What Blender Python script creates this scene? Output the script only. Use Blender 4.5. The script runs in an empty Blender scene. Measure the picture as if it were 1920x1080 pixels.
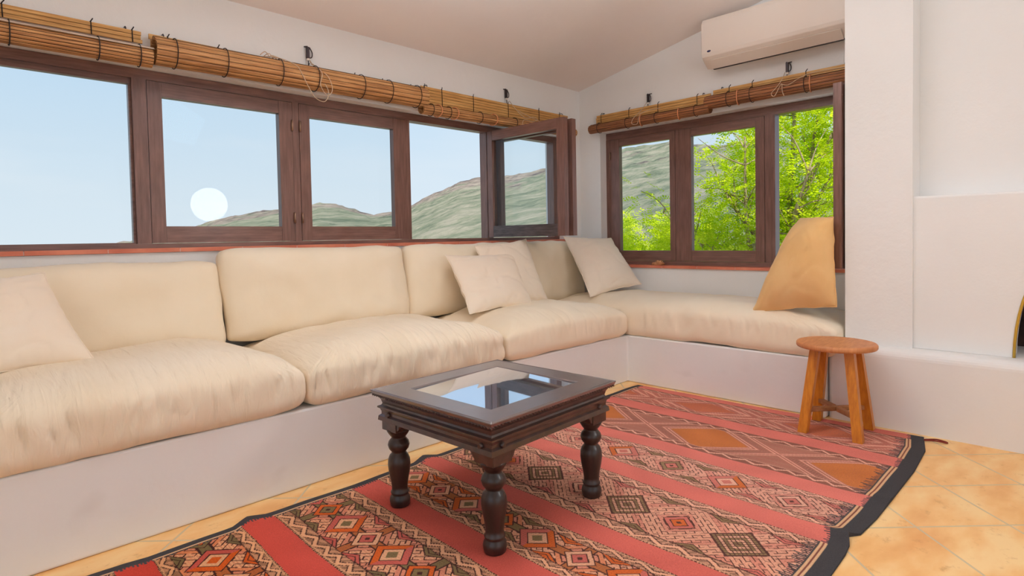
import bpy, bmesh, math, random
import numpy as np
from mathutils import Vector, Matrix, noise
C = bpy.context.scene.collection
SC = bpy.context.scene
PI = math.pi

# ------------------------------------------------------------------ camera, sky, sun, area lights, exposure
FPX, PPY = 1097.0, 482.0
cam_d = bpy.data.cameras.new('camera')
cam = bpy.data.objects.new('camera', cam_d); C.objects.link(cam)
cam_d.sensor_fit = 'HORIZONTAL'; cam_d.sensor_width = 36.0
cam_d.lens = 36.0 * FPX / 1920.0
cam_d.shift_y = (PPY - 540.0) / 1920.0
cam_d.clip_start = 0.02; cam_d.clip_end = 5000
_d1 = Vector((1100, 56, -FPX)).normalized(); _d2 = Vector((-1095, 14, -FPX)).normalized()
_z = _d1.cross(_d2).normalized(); _m = (_d1 + _d2).normalized(); _n = (_d1 - _d2); _n = (_n - _m * _n.dot(_m)).normalized()
_x = (_m + _n) / 2 ** .5; _y = (_m - _n) / 2 ** .5
cam.matrix_world = Matrix.Translation((0, 0, 1.0)) @ Matrix((_x, _y, _z)).to_4x4()
SC.camera = cam

w = bpy.data.worlds.new('sky'); SC.world = w; w.use_nodes = True
nt = w.node_tree; nt.nodes.clear()
wo = nt.nodes.new('ShaderNodeOutputWorld'); bg = nt.nodes.new('ShaderNodeBackground')
tc = nt.nodes.new('ShaderNodeTexCoord'); sx = nt.nodes.new('ShaderNodeSeparateXYZ'); rp = nt.nodes.new('ShaderNodeValToRGB')
nt.links.new(tc.outputs['Generated'], sx.inputs[0]); nt.links.new(sx.outputs['Z'], rp.inputs[0])
e = rp.color_ramp.elements
e[0].position = 0.0; e[0].color = (.74, .84, .92, 1)
e[1].position = 1.0; e[1].color = (.20, .42, .86, 1)
for p_, c_ in ((.08, (.70, .82, .92, 1)), (.25, (.56, .75, .93, 1)), (.5, (.42, .64, .93, 1))):
    k = e.new(p_); k.color = c_
mp = nt.nodes.new('ShaderNodeMapping'); mp.inputs['Scale'].default_value = (2, 2, 9)
nz = nt.nodes.new('ShaderNodeTexNoise'); nz.inputs['Scale'].default_value = 1.6; nz.inputs['Detail'].default_value = 5
cr = nt.nodes.new('ShaderNodeValToRGB'); cr.color_ramp.elements[0].position = .5; cr.color_ramp.elements[0].color = (0, 0, 0, 1)
cr.color_ramp.elements[1].position = .85; cr.color_ramp.elements[1].color = (.35, .35, .35, 1)
mx = nt.nodes.new('ShaderNodeMixRGB'); mx.inputs[2].default_value = (.86, .90, .94, 1)
nt.links.new(tc.outputs['Generated'], mp.inputs[0]); nt.links.new(mp.outputs[0], nz.inputs[0]); nt.links.new(nz.outputs[0], cr.inputs[0])
nt.links.new(cr.outputs[0], mx.inputs[0]); nt.links.new(rp.outputs[0], mx.inputs[1]); nt.links.new(mx.outputs[0], bg.inputs[0])
bg.inputs[1].default_value = 1.0
nt.links.new(bg.outputs[0], wo.inputs[0])

sd = bpy.data.lights.new('sun', 'SUN'); so = bpy.data.objects.new('sun', sd); C.objects.link(so)
sd.energy = 5.4; sd.angle = math.radians(.6); sd.color = (1, .95, .86)
so.rotation_euler = Vector((-.62, -.50, .95)).to_track_quat('Z', 'Y').to_euler()

def area(name, loc, target, sx_, sy_, power, col):
    d = bpy.data.lights.new(name, 'AREA'); d.shape = 'RECTANGLE'; d.size = sx_; d.size_y = sy_; d.energy = power; d.color = col
    o = bpy.data.objects.new(name, d); C.objects.link(o); o.location = loc
    o.rotation_euler = (Vector(target) - Vector(loc)).to_track_quat('-Z', 'Y').to_euler()
    return o
# fill lamps added in two unseen doorways behind the camera, brightening the room
area('rear_doorway_fill', (.6, -2.56, 1.25), (.6, 0, 2.5), 2.5, 2.2, 8, (.88, 1, 1.10))
area('side_doorway_fill', (-1.46, .3, 1.25), (0, .3, 2.1), 2.5, 2.2, 3, (.94, 1, 1.05))
# unseen fill lamp added above the view, pointing up to brighten the ceiling
area('ceiling_fill', (1.45, 1.4, 2.22), (1.45, 1.4, 3.2), .5, .5, 66, (.90, 1.01, 1.12))
# round softbox standing right of the camera: its reflection is the white disc in the second pane
sb = area('softbox', (2.30, -.70, 1.455), (1.0, 3.25, 1.25), .38, .38, 7, (1, 1, 1)); sb.data.shape = 'DISK'
# cool skylight over the fireplace end of the room
area('daylight_rooflight', (2.3, -1.75, 2.75), (3.6, .1, 1.55), 1.1, .9, 6, (.5, .92, 1.2))
vs = SC.view_settings
vs.view_transform = 'Standard'; vs.look = 'None'; vs.gamma = 1.0; vs.exposure = 0.0; vs.use_curve_mapping = False
SC.cycles.max_bounces = 10; SC.cycles.transparent_max_bounces = 24; SC.cycles.diffuse_bounces = 6
SC.cycles.sample_clamp_indirect = 6; SC.cycles.caustics_reflective = False; SC.cycles.caustics_refractive = False
SC.cycles.use_denoising = True

# ------------------------------------------------------------------ material helpers
def srgb(r, g, b):
    f = lambda c: (c / 255 / 12.92) if c / 255 <= .04045 else ((c / 255 + .055) / 1.055) ** 2.4
    return (f(r), f(g), f(b), 1)
class N:
    def __init__(s, name):
        s.m = bpy.data.materials.new(name); s.m.use_nodes = True; s.t = s.m.node_tree; s.t.nodes.clear()
        s.out = s.n('OutputMaterial'); s.b = s.n('BsdfPrincipled'); s.l(s.b.outputs[0], s.out.inputs[0])
    def n(s, k, **kw):
        o = s.t.nodes.new('ShaderNode' + k)
        for a, v in kw.items(): setattr(o, a, v)
        return o
    def l(s, a, b): s.t.links.new(a, b)
    def coord(s, scale=(1, 1, 1), rot=(0, 0, 0), kind='Object', loc=(0, 0, 0)):
        t = s.n('TexCoord'); m = s.n('Mapping'); m.inputs['Scale'].default_value = scale; m.inputs['Rotation'].default_value = rot
        m.inputs['Location'].default_value = loc
        s.l(t.outputs[kind], m.inputs[0]); return m.outputs[0]
    def noise(s, v, scale, detail=4, rough=.55):
        o = s.n('TexNoise'); o.inputs['Scale'].default_value = scale; o.inputs['Detail'].default_value = detail
        o.inputs['Roughness'].default_value = rough; s.l(v, o.inputs[0]); return o.outputs[0]
    def ramp(s, v, stops):
        o = s.n('ValToRGB'); e = o.color_ramp.elements
        e[0].position, e[0].color = stops[0]; e[1].position, e[1].color = stops[-1]
        for p, c in stops[1:-1]: k = e.new(p); k.color = c
        s.l(v, o.inputs[0]); return o.outputs[0]
    def mix(s, f, a, b, mode='MIX'):
        o = s.n('MixRGB', blend_type=mode)
        for i, v in ((0, f), (1, a), (2, b)):
            if hasattr(v, 'links'): s.l(v, o.inputs[i])
            else: o.inputs[i].default_value = v
        return o.outputs[0]
    def math(s, op, a, b=0):
        o = s.n('Math', operation=op)
        for i, v in ((0, a), (1, b)):
            if hasattr(v, 'links'): s.l(v, o.inputs[i])
            else: o.inputs[i].default_value = v
        return o.outputs[0]
    def bump(s, h, strength=.3, dist=.01):
        o = s.n('Bump'); o.inputs['Strength'].default_value = strength; o.inputs['Distance'].default_value = dist
        s.l(h, o.inputs['Height']); s.l(o.outputs[0], s.b.inputs['Normal'])
    def col(s, v):
        if hasattr(v, 'links'): s.l(v, s.b.inputs['Base Color'])
        else: s.b.inputs['Base Color'].default_value = v
        return s
    def rough(s, r, spec=.5): s.b.inputs['Roughness'].default_value = r; s.b.inputs['Specular IOR Level'].default_value = spec; return s
M = {}
def plaster(name, c1, c2, bs=.35):
    k = N(name); v = k.coord()
    k.col(k.ramp(k.noise(v, 1.4, 5), [(.3, c1), (.7, c2)])).rough(.9, .2)
    k.bump(k.noise(v, 9, 6, .6), bs, .012); return k.m
M['plaster'] = plaster('white_plaster', srgb(235, 233, 230), srgb(240, 238, 236))
M['ceil'] = plaster('ceiling_plaster', srgb(240, 229, 222), srgb(244, 234, 228), .2)
k = N('bench_plaster'); v = k.coord()
c_ = k.ramp(k.noise(v, 1.4, 5), [(.3, srgb(233, 231, 229)), (.7, srgb(239, 237, 235))])
st = k.ramp(k.noise(k.coord((1, 1, 1.6)), 2.3, 3), [(.62, (0, 0, 0, 1)), (.75, (.22, .22, .22, 1))])
k.col(k.mix(st, c_, srgb(190, 180, 172))).rough(.85, .25); k.bump(k.noise(v, 8, 5), .3, .01); M['bench'] = k.m

# floor tiles laid diagonally
k = N('terracotta_floor_tiles'); v = k.coord((1, 1, 1), (0, 0, PI / 4), loc=(0, 0, 0))
T = .3142
br = k.n('TexBrick'); br.offset = 0.0; br.squash = 1.0
for n_, v_ in (('Scale', 1.0), ('Mortar Size', .0045), ('Mortar Smooth', .3), ('Bias', 0), ('Brick Width', T), ('Row Height', T)): br.inputs[n_].default_value = v_
br.inputs['Color1'].default_value = (0, 0, 0, 1); br.inputs['Color2'].default_value = (1, 1, 1, 1); br.inputs['Mortar'].default_value = (.5, .5, .5, 1)
# rotated coordinates of the lattice corner (2.328,.426)
_ox = (2.328 - .426) * math.cos(PI / 4); _oy = (2.328 + .426) * math.cos(PI / 4)
off = k.n('VectorMath', operation='SUBTRACT'); k.l(v, off.inputs[0]); off.inputs[1].default_value = (_ox - 20 * T, _oy - 20 * T, 0)
k.l(off.outputs[0], br.inputs[0])
tone = k.mix(br.outputs[0], srgb(230, 172, 104), srgb(244, 200, 136))
sw = k.ramp(k.noise(k.coord((1.0, 2.4, 1), (0, 0, .6)), 3.2, 5, .5), [(.34, srgb(222, 152, 84)), (.48, srgb(240, 186, 118)), (.62, srgb(250, 216, 156))])
tile = k.mix(.62, tone, sw)
sp = k.ramp(k.noise(k.coord(), 14, 6, .7), [(.30, (.55, .55, .55, 1)), (.42, (0, 0, 0, 1))])
tile = k.mix(sp, tile, srgb(190, 128, 74))
k.col(k.mix(br.outputs['Fac'], tile, srgb(206, 184, 148))).rough(.42, .45)
hgt = k.math('SUBTRACT', k.math('MULTIPLY', k.noise(k.coord(), 7, 5), .5), br.outputs['Fac']); k.bump(hgt, .35, .006)
M['floor'] = k.m

def wood(name, a, b, rough=.4, axis=(1, 1, 14), spec=.5, sc=6, coat=0.0):
    k = N(name); v = k.coord(axis)
    k.col(k.ramp(k.noise(v, sc, 6, .6), [(.3, a), (.7, b)])).rough(rough, spec); k.bump(k.noise(v, sc * 3, 4), .15, .003)
    if coat: k.b.inputs['Coat Weight'].default_value = coat; k.b.inputs['Coat Roughness'].default_value = .18
    return k.m
M['frame_h'] = wood('brown_window_wood_horizontal', srgb(98, 66, 56), srgb(134, 96, 84), .35, (1, 1, 12), coat=.25)
M['frame_v'] = wood('brown_window_wood_vertical', srgb(94, 62, 52), srgb(130, 92, 80), .35, (12, 12, 1), coat=.25)
M['frame_dark'] = wood('dark_weathered_wood', srgb(42, 30, 28), srgb(98, 84, 82), .28, (1, 3, 9), sc=11)
M['table_top'] = wood('polished_tabletop_wood', srgb(52, 34, 34), srgb(80, 54, 50), .3, (5, 5, 5), .8, 5, coat=1.0)
M['table_top'].node_tree.nodes['Principled BSDF'].inputs['Coat IOR'].default_value = 2.2
M['table_top'].node_tree.nodes['Principled BSDF'].inputs['Coat Roughness'].default_value = .34
M['table'] = wood('dark_varnished_wood', srgb(46, 28, 24), srgb(82, 52, 44), .30, (5, 5, 5), .6, 5, coat=.5)
M['table_leg'] = wood('dark_turned_wood', srgb(34, 23, 21), srgb(58, 39, 34), .38, (6, 6, 1), .5, 6, coat=.25)
M['stool_seat'] = wood('stool_seat_wood', srgb(178, 108, 62), srgb(206, 138, 86), .5, (3, 16, 3), sc=5)
M['stool_leg'] = wood('honey_pine_wood', srgb(176, 98, 14), srgb(214, 136, 34), .42, (14, 14, 2), sc=5, coat=.2)
M['stool_bar'] = wood('worn_stretcher_wood', srgb(120, 76, 44), srgb(168, 112, 66), .55, (5, 5, 9), sc=5)
k = N('terracotta_sill'); v = k.coord()
k.col(k.ramp(k.noise(v, 6, 5), [(.3, srgb(192, 100, 74)), (.7, srgb(222, 138, 108))])).rough(.5, .4); M['sill'] = k.m
k = N('sill_joint'); k.col(srgb(220, 200, 190)).rough(.9); M['joint'] = k.m

def fabric(name, a, b, noise_s=2.5, weave=420, bs=.25):
    k = N(name); v = k.coord()
    k.col(k.ramp(k.noise(v, noise_s, 5), [(.3, a), (.7, b)])).rough(.95, .1)
    k.b.inputs['Sheen Weight'].default_value = .15
    h = k.math('ADD', k.math('MULTIPLY', k.noise(v, weave, 2), .25), k.noise(k.coord(), 22, 4)); k.bump(h, bs, .004); return k.m
M['cream'] = fabric('cream_cotton', srgb(238, 220, 192), srgb(244, 229, 205))
M['seatfab'] = fabric('cream_cotton_gathered', srgb(236, 218, 190), srgb(244, 229, 206))
_nt = M['seatfab'].node_tree; _b = _nt.nodes['Principled BSDF']; _old = _b.inputs['Normal'].links[0].from_socket
_tc = _nt.nodes.new('ShaderNodeTexCoord'); _mp = _nt.nodes.new('ShaderNodeMapping'); _mp.inputs['Scale'].default_value = (30, 4.5, 7)
_no = _nt.nodes.new('ShaderNodeTexNoise'); _no.inputs['Scale'].default_value = 1.0; _no.inputs['Detail'].default_value = 3; _no.inputs['Distortion'].default_value = .6
_bu = _nt.nodes.new('ShaderNodeBump'); _bu.inputs['Strength'].default_value = .55; _bu.inputs['Distance'].default_value = .02
_nt.links.new(_tc.outputs['Object'], _mp.inputs[0]); _nt.links.new(_mp.outputs[0], _no.inputs[0]); _nt.links.new(_no.outputs[0], _bu.inputs['Height'])
_nt.links.new(_old, _bu.inputs['Normal']); _nt.links.new(_bu.outputs[0], _b.inputs['Normal'])
M['cream2'] = fabric('cream_linen_pillow', srgb(239, 220, 198), srgb(244, 229, 210))
M['gold'] = fabric('golden_linen', srgb(222, 174, 112), srgb(236, 196, 140), bs=.35)

def bamboo(name, a, b, c):
    k = N(name)
    v = k.coord((2.2, 2.2, 60), (0, 0, 0)); big = k.noise(v, 1.0, 3, .7)
    v2 = k.coord((9, 9, 160)); fine = k.noise(v2, 1.0, 4)
    f = k.math('ADD', k.math('MULTIPLY', big, .7), k.math('MULTIPLY', fine, .3))
    k.col(k.ramp(f, [(.34, a), (.5, b), (.68, c)])).rough(.5, .35); k.bump(fine, .3, .003); return k.m
M['bam'] = bamboo('bamboo_slats_brown', srgb(136, 88, 50), srgb(184, 130, 78), srgb(222, 172, 116))
M['bam_gold'] = bamboo('bamboo_slats_golden', srgb(172, 118, 60), srgb(206, 154, 88), srgb(234, 190, 124))
M['pale'] = bamboo('bleached_batten', srgb(176, 146, 122), srgb(206, 184, 164), srgb(226, 208, 192))
M['bam_dark'] = bamboo('bamboo_slats_dark', srgb(104, 62, 38), srgb(146, 92, 56), srgb(186, 124, 76))
k = N('slat_gap'); k.col(srgb(58, 32, 20)).rough(.9); M['gap'] = k.m
k = N('black_cord'); k.col(srgb(34, 26, 26)).rough(.8); M['cord'] = k.m
k = N('natural_twine'); k.col(srgb(206, 178, 150)).rough(.9); M['twine'] = k.m
k = N('orange_binding'); k.col(srgb(226, 150, 104)).rough(.9); M['binding'] = k.m
k = N('dark_metal'); k.col(srgb(70, 60, 62)).rough(.4); k.b.inputs['Metallic'].default_value = .6; M['metal'] = k.m
k = N('brass'); k.col(srgb(212, 172, 74)).rough(.3); k.b.inputs['Metallic'].default_value = .8; M['brass'] = k.m
k = N('hinge_steel'); k.col(srgb(150, 120, 100)).rough(.4); k.b.inputs['Metallic'].default_value = .7; M['hinge'] = k.m
k = N('air_conditioner_plastic'); k.col(srgb(235, 222, 210)).rough(.35, .4); M['ac'] = k.m
k = N('dark_plastic'); k.col(srgb(40, 22, 18)).rough(.6); M['acslot'] = k.m
k = N('blue_badge'); k.col(srgb(40, 40, 84)).rough(.3); M['badge'] = k.m
k = N('window_glass'); k.t.nodes.remove(k.b)
tr = k.n('BsdfTransparent'); tr.inputs[0].default_value = (.97, .98, .98, 1); gl = k.n('BsdfGlossy'); gl.inputs['Roughness'].default_value = 0.0
fr = k.n('Fresnel'); fr.inputs[0].default_value = 1.2; ms = k.n('MixShader')
k.l(fr.outputs[0], ms.inputs[0]); k.l(tr.outputs[0], ms.inputs[1]); k.l(gl.outputs[0], ms.inputs[2]); k.l(ms.outputs[0], k.out.inputs[0]); M['glass'] = k.m
k = N('smoked_table_glass'); k.col((.70, .76, .86, 1)).rough(.02, 1.0); k.b.inputs['Metallic'].default_value = .92; M['tglass'] = k.m
k = N('soot_brick'); v = k.coord(); k.col(k.ramp(k.noise(v, 8, 5), [(.3, srgb(38, 26, 24)), (.7, srgb(92, 64, 54))])).rough(.95); M['soot'] = k.m
k = N('ochre_stone'); v = k.coord(); k.col(k.ramp(k.noise(v, 30, 5), [(.3, srgb(150, 96, 58)), (.7, srgb(216, 160, 112))])).rough(.85); k.bump(k.noise(v, 40, 4), .5, .01); M['stone'] = k.m
k = N('bark'); v = k.coord((4, 4, 1)); k.col(k.ramp(k.noise(v, 8, 5), [(.3, srgb(120, 98, 70)), (.7, srgb(186, 170, 140))])).rough(.9); M['bark'] = k.m
k = N('lime_leaf'); oi = k.n('Attribute'); oi.attribute_name = 'tone'
cl = k.ramp(oi.outputs['Fac'], [(0.0, srgb(140, 184, 24)), (.42, srgb(206, 226, 30)), (1, srgb(238, 240, 70))])
k.t.nodes.remove(k.b); df = k.n('BsdfDiffuse'); tl = k.n('BsdfTranslucent'); ms = k.n('MixShader'); ms.inputs[0].default_value = .45
k.l(cl, df.inputs[0]); k.l(cl, tl.inputs[0]); k.l(df.outputs[0], ms.inputs[1]); k.l(tl.outputs[0], ms.inputs[2]); k.l(ms.outputs[0], k.out.inputs[0]); M['leaf'] = k.m
k = N('hillside'); v = k.coord((.14, 1, 1.3), (0, 0, -PI / 4))
big = k.noise(v, .02, 6, .6); sc_ = k.noise(v, .11, 9, .72)
green = k.ramp(sc_, [(.36, srgb(108, 118, 98)), (.48, srgb(146, 149, 124)), (.6, srgb(176, 168, 146))])
rock = k.ramp(sc_, [(.38, srgb(98, 88, 90)), (.46, srgb(146, 132, 120)), (.6, srgb(178, 162, 146))])
at = k.n('Attribute'); at.attribute_name = 'rocky'
f = k.ramp(k.math('ADD', at.outputs['Fac'], k.math('MULTIPLY', k.math('SUBTRACT', big, .5), 1.6)), [(.42, (0, 0, 0, 1)), (.62, (1, 1, 1, 1))])
hc = k.mix(f, green, rock)
k.col(hc).rough(1, 0); k.bump(k.noise(k.coord((.14, 1, 1.3), (0, 0, -PI / 4)), .16, 8, .7), .9, 5.0); M['hill'] = k.m
k = N('rug_weave'); at = k.n('Attribute'); at.attribute_name = 'weave'; v = k.coord()
k.col(k.mix(.16, at.outputs['Color'], k.ramp(k.noise(v, 260, 2), [(.3, (.05, .03, .02, 1)), (.7, (1, .8, .7, 1))]), 'OVERLAY')).rough(.95, .1)
k.bump(k.noise(v, 300, 3), .5, .003); M['rug'] = k.m
k = N('red_yarn'); k.col(srgb(120, 38, 24)).rough(.9); M['yarn'] = k.m

# ------------------------------------------------------------------ object helpers
def obj(name, bm, mat, parent=None, smooth=False, loc=None):
    me = bpy.data.meshes.new(name)
    if isinstance(bm, bmesh.types.BMesh): bm.normal_update(); bm.to_mesh(me); bm.free()
    else: me.from_pydata(bm[0], [], bm[1])
    for m_ in (mat if isinstance(mat, (list, tuple)) else [mat]): me.materials.append(m_)
    if smooth:
        me.polygons.foreach_set('use_smooth', [True] * len(me.polygons))
    o = bpy.data.objects.new(name, me); C.objects.link(o)
    if parent: o.parent = parent
    if loc: o.location = loc
    return o
def thing(name, label, cat, loc=(0, 0, 0), rz=0, group=None, kind=None):
    o = bpy.data.objects.new(name, None); C.objects.link(o); o.empty_display_size = .1; o.location = loc; o.rotation_euler = (0, 0, rz)
    tag(o, label, cat, group, kind); return o
def tag(o, label=None, cat=None, group=None, kind=None):
    if label: o['label'] = label
    if cat: o['category'] = cat
    if group: o['group'] = group
    if kind: o['kind'] = kind
    return o
def box(bm, x0, x1, y0, y1, z0, z1, mi=0):
    vs_ = [bm.verts.new(p) for p in ((x0, y0, z0), (x1, y0, z0), (x1, y1, z0), (x0, y1, z0), (x0, y0, z1), (x1, y0, z1), (x1, y1, z1), (x0, y1, z1))]
    for f in ((3, 2, 1, 0), (4, 5, 6, 7), (0, 1, 5, 4), (1, 2, 6, 5), (2, 3, 7, 6), (3, 0, 4, 7)):
        bm.faces.new([vs_[i] for i in f]).material_index = mi
    return vs_
def bx(*b):
    bm = bmesh.new()
    for a in b: box(bm, *a)
    return bm
def bev(bm, w_=.004, seg=2, ang=.6):
    ed = [e_ for e_ in bm.edges if len(e_.link_faces) == 2 and e_.calc_face_angle(0) > ang]
    bmesh.ops.bevel(bm, geom=ed, offset=w_, segments=seg, profile=.5, affect='EDGES', clamp_overlap=True); return bm
def tube(bm, pts, r, seg=8, mi=0, caps=True):
    pts = [Vector(p) for p in pts]; rings = []; up = Vector((0, 0, 1)); prev = None
    for i, p in enumerate(pts):
        t = (pts[min(i + 1, len(pts) - 1)] - pts[max(i - 1, 0)]).normalized()
        if prev is None:
            a = t.cross(up)
            if a.length < .1: a = t.cross(Vector((1, 0, 0)))
        else: a = prev - t * prev.dot(t)
        a.normalize(); prev = a; b = t.cross(a); rr = r[i] if isinstance(r, (list, tuple)) else r
        rings.append([bm.verts.new(p + (a * math.cos(2 * PI * k / seg) + b * math.sin(2 * PI * k / seg)) * rr) for k in range(seg)])
    for A, B in zip(rings, rings[1:]):
        for k in range(seg):
            f = bm.faces.new((A[k], A[(k + 1) % seg], B[(k + 1) % seg], B[k])); f.smooth = True; f.material_index = mi
    if caps: bm.faces.new(rings[0][::-1]).material_index = mi; bm.faces.new(rings[-1]).material_index = mi
def lathe(bm, prof, cx, cy, seg=32):
    rings = [[bm.verts.new((cx + r * math.cos(2 * PI * k / seg), cy + r * math.sin(2 * PI * k / seg), z)) for k in range(seg)] for z, r in prof]
    for A, B in zip(rings, rings[1:]):
        for k in range(seg): bm.faces.new((A[k], A[(k + 1) % seg], B[(k + 1) % seg], B[k])).smooth = True
    bm.faces.new(rings[0][::-1]); bm.faces.new(rings[-1])
def smoothcurve(pts, n=6):
    P = [Vector(p) for p in pts]; out = []
    for i in range(len(P) - 1):
        p0, p1, p2, p3 = P[max(i - 1, 0)], P[i], P[i + 1], P[min(i + 2, len(P) - 1)]
        for k in range(n):
            t = k / n; out.append(.5 * ((2 * p1) + (p2 - p0) * t + (2 * p0 - 5 * p1 + 4 * p2 - p3) * t * t + (3 * p1 - p0 - 3 * p2 + p3) * t ** 3))
    return out + [P[-1]]

# ------------------------------------------------------------------ THE SETTING
YW, XW = 3.16, 4.0            # inner faces of the two window walls
def ceil_z(x, y):
    yy = max(y, -.2) if y > -.2 else -.2 - (y + .2) * 1.0 - .0
    zm = 2.245 + .305 * (YW - yy) if y > -.2 else 2.245 + .305 * (YW + .2) + .305 * (y + .2)
    t = min(max((x - 3.50) / .5, 0), 1)
    return zm - t * .11 * (YW - yy) if y > -.2 else zm - t * .11 * 3.36
def ceiling():
    nx, ny = 80, 80; vs_, fs = [], []
    for lay in (0, .12):
        for j in range(ny + 1):
            for i in range(nx + 1):
                x = -4.6 + (XW + .2 + 4.6) * i / nx; y = -5.6 + (YW + .2 + 5.6) * j / ny    # carried past the two doorways, an unseen overhang added to block the sun
                vs_.append((x, y, ceil_z(x, y) + lay))
    W = nx + 1; L = W * (ny + 1)
    for j in range(ny):
        for i in range(nx):
            a = j * W + i; fs.append((a, a + W, a + W + 1, a + 1)); fs.append((L + a, L + a + 1, L + a + W + 1, L + a + W))
    for i in range(nx): fs.append((i, i + 1, L + i + 1, L + i)); a = ny * W + i; fs.append((a, L + a, L + a + 1, a + 1))
    for j in range(ny): a = j * W; fs.append((a, L + a, L + a + W, a + W)); a += nx; fs.append((a, a + W, L + a + W, L + a))
    return tag(obj('ceiling', (vs_, fs), M['ceil'], smooth=True), kind='structure')
ceiling()
tag(obj('floor', bx((-1.7, XW + .2, -2.8, YW + .2, -.12, 0)), M['floor']), kind='structure')
# left wall (window wall): opening x -.60..3.82, z .985..1.852
LX0, LX1, LZ0, LZ1 = -.60, 3.80, .985, 1.843
b = bx((-1.7, XW + .2, YW, YW + .22, 0, LZ0 - .02), (-1.7, LX0, YW, YW + .22, LZ0 - .02, LZ1), (LX1, XW + .2, YW, YW + .22, LZ0 - .02, LZ1), (-1.7, XW + .2, YW, YW + .22, LZ1, 2.30))
tag(obj('wall_left', b, M['plaster']), kind='structure')
RY0, RY1, RZ0, RZ1 = .93, 2.945, .768, 1.865
b = bx((XW, XW + .22, -2.8, YW + .2, 0, RZ0 - .02), (XW, XW + .22, -2.8, RY0, RZ0 - .02, RZ1), (XW, XW + .22, RY1, YW + .2, RZ0 - .02, RZ1), (XW, XW + .22, -2.8, YW + .2, RZ1, 3.4))
tag(obj('wall_right', b, M['plaster']), kind='structure')
tag(obj('wall_rear', bx((-1.7, -.75, -2.8, -2.6, 0, 3.4), (1.95, 4.2, -2.8, -2.6, 0, 3.4), (-.75, 1.95, -2.8, -2.6, 2.4, 3.4)), M['plaster']), kind='structure')
tag(obj('wall_side', bx((-1.7, -1.5, -2.8, -1.05, 0, 3.4), (-1.7, -1.5, 1.65, 3.36, 0, 3.4), (-1.7, -1.5, -1.05, 1.65, 2.4, 3.4)), M['plaster']), kind='structure')
tag(obj('wall_partition', bev(bx((3.50, XW, .66, .965, 0, 3.4)), .012, 3), M['plaster']), kind='structure')

# ---- windows
def rail(bm, x0, x1, z0, z1, y0=0, y1=.045): box(bm, x0, x1, y0, y1, z0, z1)
def casement(parent, loc, rz, Wd, Hh, sl=.062, sr=.075, tr_=.07, br_=.082, hinge_side=None, bottom_mat=None):
    """a sash in its own coordinates: x along width, y depth (0 = room face), z up"""
    bm = bmesh.new()
    box(bm, 0, sl, 0, .042, 0, Hh); box(bm, Wd - sr, Wd, 0, .042, 0, Hh)
    bev(bm, .003, 2)
    c = obj('casement', bm, M['frame_v'], parent); c.location = loc; c.rotation_euler = (0, 0, rz)
    bm = bmesh.new(); box(bm, sl + .0008, Wd - sr - .0008, .001, .041, Hh - tr_, Hh); bev(bm, .003, 2)
    obj('top_rail', bm, M['frame_h'], c)
    bm = bmesh.new(); box(bm, sl + .0008, Wd - sr - .0008, .001, .041, 0, br_); bev(bm, .003, 2)
    r = obj('bottom_rail', bm, bottom_mat or M['frame_h'], c)
    g = obj('glass_pane', bx((sl - .004, Wd - sr + .004, .019, .023, br_ - .004, Hh - tr_ + .004)), M['glass'], c)
    if hinge_side is not None:
        for hz in (.13, Hh - .13):
            bm = bmesh.new(); xx = Wd - .002 if hinge_side else .002
            tube(bm, [(xx, -.006, hz - .03), (xx, -.006, hz + .03)], .006, 8); obj('hinge', bm, M['hinge'], c)
    return c
# window 1 : the long window over the sofa. room face of frame at y = 3.235
FY = 3.235
w1 = thing('window_1', 'long brown wooden window band over the sofa', 'window', (0, 0, 0), kind='structure')
bm = bx((LX0, LX1, FY, FY + .07, 1.795, LZ1 - .002), (LX0, LX1, FY, FY + .07, LZ0, 1.008))
bev(bm, .004, 2); obj('window_frame', bm, M['frame_h'], w1)
for xa, xb in ((LX0, LX0 + .06), (.708, .768), (1.486, 1.524), (2.252, 2.286), (2.975, 3.032), (3.735, LX1)):
    bm = bx((xa, xb, FY - .002, FY + .072, 1.0085, 1.7945)); bev(bm, .004, 2); obj('window_post', bm, M['frame_v'], w1)
# glazing bead round the fixed pane
bm = bx((-.54, .708, FY + .02, FY + .05, 1.768, 1.795), (-.54, .708, FY + .02, FY + .05, 1.008, 1.014), (.697, .708, FY + .02, FY + .05, 1.014, 1.768)); obj('glazing_bead', bm, M['frame_h'], w1)
obj('glass_pane', bx((-.54, .70, FY + .033, FY + .038, 1.01, 1.772)), M['glass'], w1)
casement(w1, (.770, FY - .004, 1.010), 0, .714, .782, hinge_side=1)
casement(w1, (1.526, FY - .004, 1.010), 0, .724, .782, .062, .092, hinge_side=0)
# two sashes folded back into the room on the post at x=3
casement(w1, (2.966, 3.215, 1.012), math.atan2(-.725, .018), .725, .782, .05, .062, hinge_side=None, bottom_mat=M['frame_dark'])
casement(w1, (3.052, 3.215, 1.012), math.atan2(-.725, .018), .725, .782, .05, .062)
# terracotta sill
def sill(parent, axis, a0, a1, fixed0, fixed1, z0, z1, n):
    bm = bmesh.new(); bj = bmesh.new(); L = (a1 - a0) / n
    for i in range(n):
        s0, s1 = a0 + i * L + .0015, a0 + (i + 1) * L - .0015
        if axis == 'x': box(bm, s0, s1, fixed0, fixed1, z0, z1)
        else: box(bm, fixed0, fixed1, s0, s1, z0, z1)
    bev(bm, .003, 2)
    if axis == 'x': box(bj, a0, a1, fixed0 + .002, fixed1 - .002, z0 + .001, z1 - .002)
    else: box(bj, fixed0 + .002, fixed1 - .002, a0, a1, z0 + .001, z1 - .002)
    s = obj('window_sill', bm, M['sill'], parent); obj('sill_joint', bj, M['joint'], s)
sill(w1, 'x', LX0, LX1, YW - .012, FY + .06, LZ0 - .019, LZ0 + .001, 15)
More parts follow.
